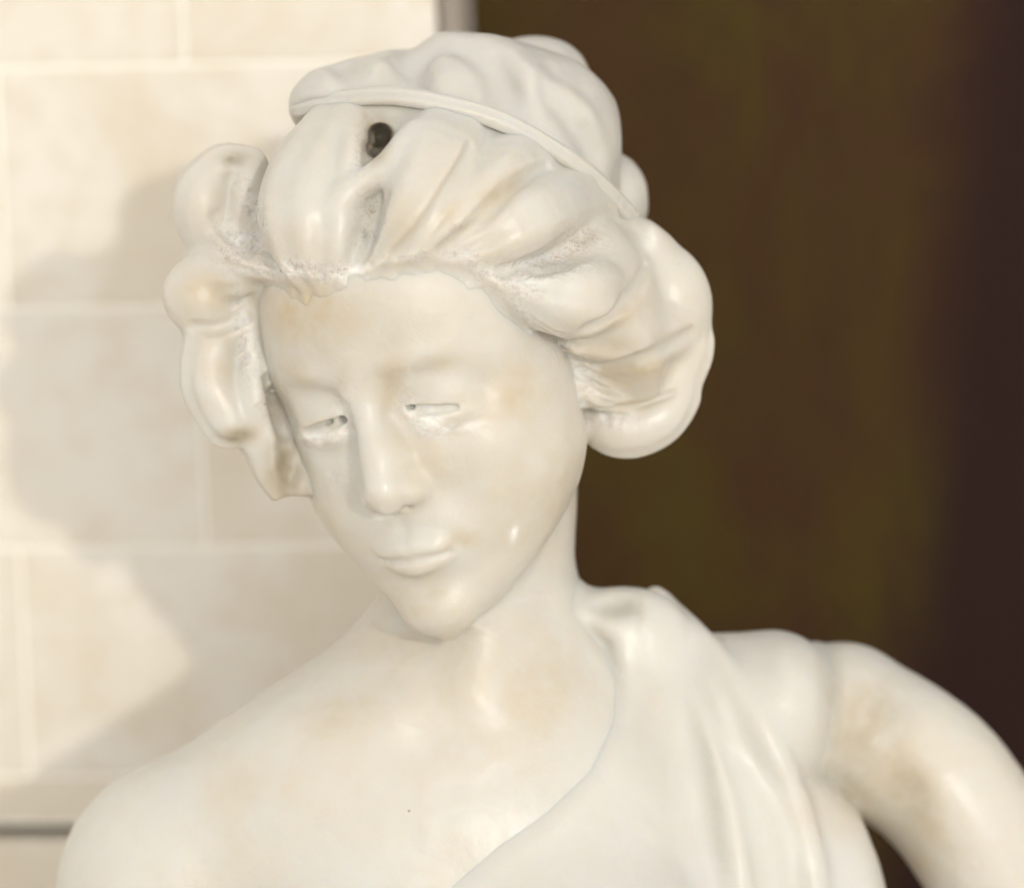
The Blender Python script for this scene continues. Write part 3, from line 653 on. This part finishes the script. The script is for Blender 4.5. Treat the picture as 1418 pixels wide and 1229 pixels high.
STAIN_SHADE = [(541, 525, 16, 52, 3, .85), (700, 548, 46, 18, -12, .8), (565, 612, 46, 20, 10, .6), (474, 540, 12, 42, 5, .6), (600, 505, 60, 12, -8, .35), (690, 270, 40, 16, -40, 0.72), (620, 300, 30, 14, -50, 0.58), (560, 300, 20, 40, 20, 0.43), (860, 440, 40, 14, -40, 0.51), (300, 520, 30, 50, 0, 0.43), (430, 330, 40, 40, 0, 0.29), (510, 190, 20, 30, 0, 0.72), (880, 560, 40, 12, -10, 0.58), (800, 335, 40, 26, -20, 0.58), (340, 340, 40, 40, 0, 0.51), (425, 435, 65, 55, 0, 0.95), (545, 520, 22, 60, 0, 0.65), (705, 560, 60, 30, -15, 0.65), (600, 640, 70, 40, 0, 0.41), (740, 700, 60, 70, 0, 0.51), (400, 520, 30, 50, 0, 0.58), (580, 830, 60, 30, 0, 0.58), (640, 745, 25, 14, 0, 0.58), (450, 740, 25, 60, -25, 0.65), (740, 960, 45, 70, 20, 0.65), (560, 900, 60, 40, 0, 0.43), (660, 1050, 90, 40, 0, 0.29), (350, 1090, 70, 40, 0, 0.32), (280, 405, 40, 30, 0, 0.8), (395, 660, 28, 45, 0, 0.58), (330, 600, 26, 16, 0, 0.58), (880, 520, 60, 22, -10, 0.8), (640, 320, 50, 14, -35, 0.43), (1250, 1080, 50, 60, 0, 0.72), (1290, 1160, 38, 64, 0, 0.65), (1190, 1000, 40, 60, 0, 0.65), (640, 930, 50, 60, 0, 0.51), (480, 990, 80, 30, -20, 0.43), (900, 1000, 30, 60, 0, 0.29), (780, 650, 40, 60, 0, 0.51), (620, 440, 60, 30, 0, 0.17), (560, 600, 30, 50, 0, 0.5), (720, 520, 40, 22, -20, 0.5), (500, 470, 14, 60, 0, 0.0), (840, 480, 40, 16, -20, 0.5), (600, 250, 40, 30, 0, 0.2), (1180, 1120, 60, 40, 0, 0.5), (300, 470, 30, 20, 0, 0.4), (700, 330, 50, 16, -20, 0.35)]  # warm stains, plus shade painted in eye sockets, hair valleys and bent arm
PAINTED_SHADE = [(1158, 965, 13, 70, 0, .35), (1215, 1000, 46, 66, 20, .45), (1165, 1085, 45, 22, 25, .6), (1265, 1090, 28, 64, -20, .45), (858, 838, 26, 14, 5, .35), (886, 855, 6, 30, 0, .3), (512, 300, 12, 34, 14, .5), (640, 318, 28, 6, -40, .3), (700, 262, 30, 6, -35, .3), (870, 510, 55, 9, -8, .35), (300, 330, 26, 14, 0, .25), (420, 372, 30, 8, 0, .2), (450, 610, 22, 5, -15, .3), (396, 650, 24, 46, -10, 1), (330, 603, 22, 10, 0, .9), (382, 560, 12, 36, -18, .8), (326, 220, 18, 10, 0, .8), (524, 195, 15, 32, 5, .9), (360, 480, 8, 40, -12, .35), (508, 318, 8, 26, 12, .5), (815, 332, 16, 8, -25, .5), (345, 345, 10, 12, 0, .4)]  # shade painted in hair hollows, cloth folds and on the bent arm
BEADS = [(550, 785, 3.2), (537, 778, 2.2), (527, 704, 1.6), (931, 458, 3.0), (962, 488, 2.0), (712, 735, 3.0), (668, 683, 1.6), (604, 862, 1.8), (252, 392, 1.8), (712, 930, 1.8), (760, 824, 3.0), (1348, 1196, 2.4), (312, 1028, 2.2)]
STATUE_Z = float((to_world((0, -430, 0)))[2])
statue = empty('marble_figure', (0.0, 0.03, STATUE_Z))
tag(statue, 'weathered white marble woman with bowed head, banded wavy hair and one-shouldered drapery', 'statue')
base = np.array(statue.location)
def sculpt(name, f, lo, hi, h, mat, rough, chalk=(), label=None, amp=1.0, noise=.5):
    V, Fq = f.mesh(lo, hi, h); N = normals(V, Fq)
    ro, ck, st = blobs(V, N, rough, .5), (blobs(V, N, chalk, .75) if len(chalk) else np.zeros(len(V))), blobs(V, N, STAIN_SHADE, .35)
    # hand-worked unevenness, chipped and pitted where rough
    d = .55 * noise * vnoise(V, 17.0) + .28 * noise * vnoise(V, 7.0, 3.1)
    d = d + ro * amp * (.55 * vnoise(V, 4.2, 9.7) + .45 * vnoise(V, 2.1, 1.3) - .2) + ck * (.35 * vnoise(V, 2.3, 4.4) + .25)
    V = V + N * d[:, None]
    o = mesh_obj(name, to_world(V) - base, Fq, mat, statue, attrs={'painted_shade': blobs(V, N, PAINTED_SHADE, .25), 'rough': ro, 'chalk': ck, 'stain_shade': st})
    if label: tag(o, label)
    return o
_torso = Field(42); build_torso(_torso)
_head = Field(14); build_head(_head)
fb = Field(14); build_head(fb); fb.margin = 42; build_neck(fb); build_torso(fb); fb.margin = 0
for bx_, by_, br_ in BEADS:
    if bx_ < 700 or by_ > 600: fb.ell(hit(fb, bx_, by_, -.5), (br_ * .36 + .35,) * 3, 1.0)
sculpt('body', fb, (-290, -445, -190), (310, 150, 110), BODY_H, M_SKIN, ROUGH_SKIN, CHALK, noise=.45)
fh = Field(14); build_hair(fh); fh.sub(_head, 6, 1.5, rag=.85)
sculpt('hair', fh, (-190, -130, -190), (125, 200, 115), HAIR_H, M_HAIR, ROUGH, CHALK_HAIR, label='waved front locks and side curls of carved hair, pitted along the hairline', amp=1.5, noise=.45)
fc = Field(14); build_crown(fc)
sculpt('crown_hair', fc, (-190, -20, -190), (125, 225, 80), HAIR_H * 1.2, M_CROWN, [], label='smooth swept back hair on the crown behind the band', noise=1.0)
fd = Field(14); build_band(fd)
sculpt('headband', fd, (-140, 60, -90), (100, 190, 80), 1.2, M_CROWN, [], label='narrow carved band across the hair', noise=.3)
fr_ = Field(42); build_drapery(fr_, _torso)
sculpt('drapery', fr_, (-290, -445, -190), (310, 10, 120), DRAPE_H, M_CLOTH, [], label='smooth pale cloth gathered on one shoulder', noise=.45)
pz = STATUE_Z
ped = empty('stone_pedestal', (0.0, 0.03, 0)); tag(ped, 'plain pale stone pedestal carrying the marble figure', 'pedestal')
box('shaft', (0, 0, pz / 2 - .03), (.42, .30, pz - .10), M_BLOCK, ped, .004); box('cap', (0, 0, pz - .041), (.54, .36, .08), M_BLOCK, ped, .008); box('plinth', (0, 0, .06), (.5, .38, .12), M_BLOCK, ped, .006)
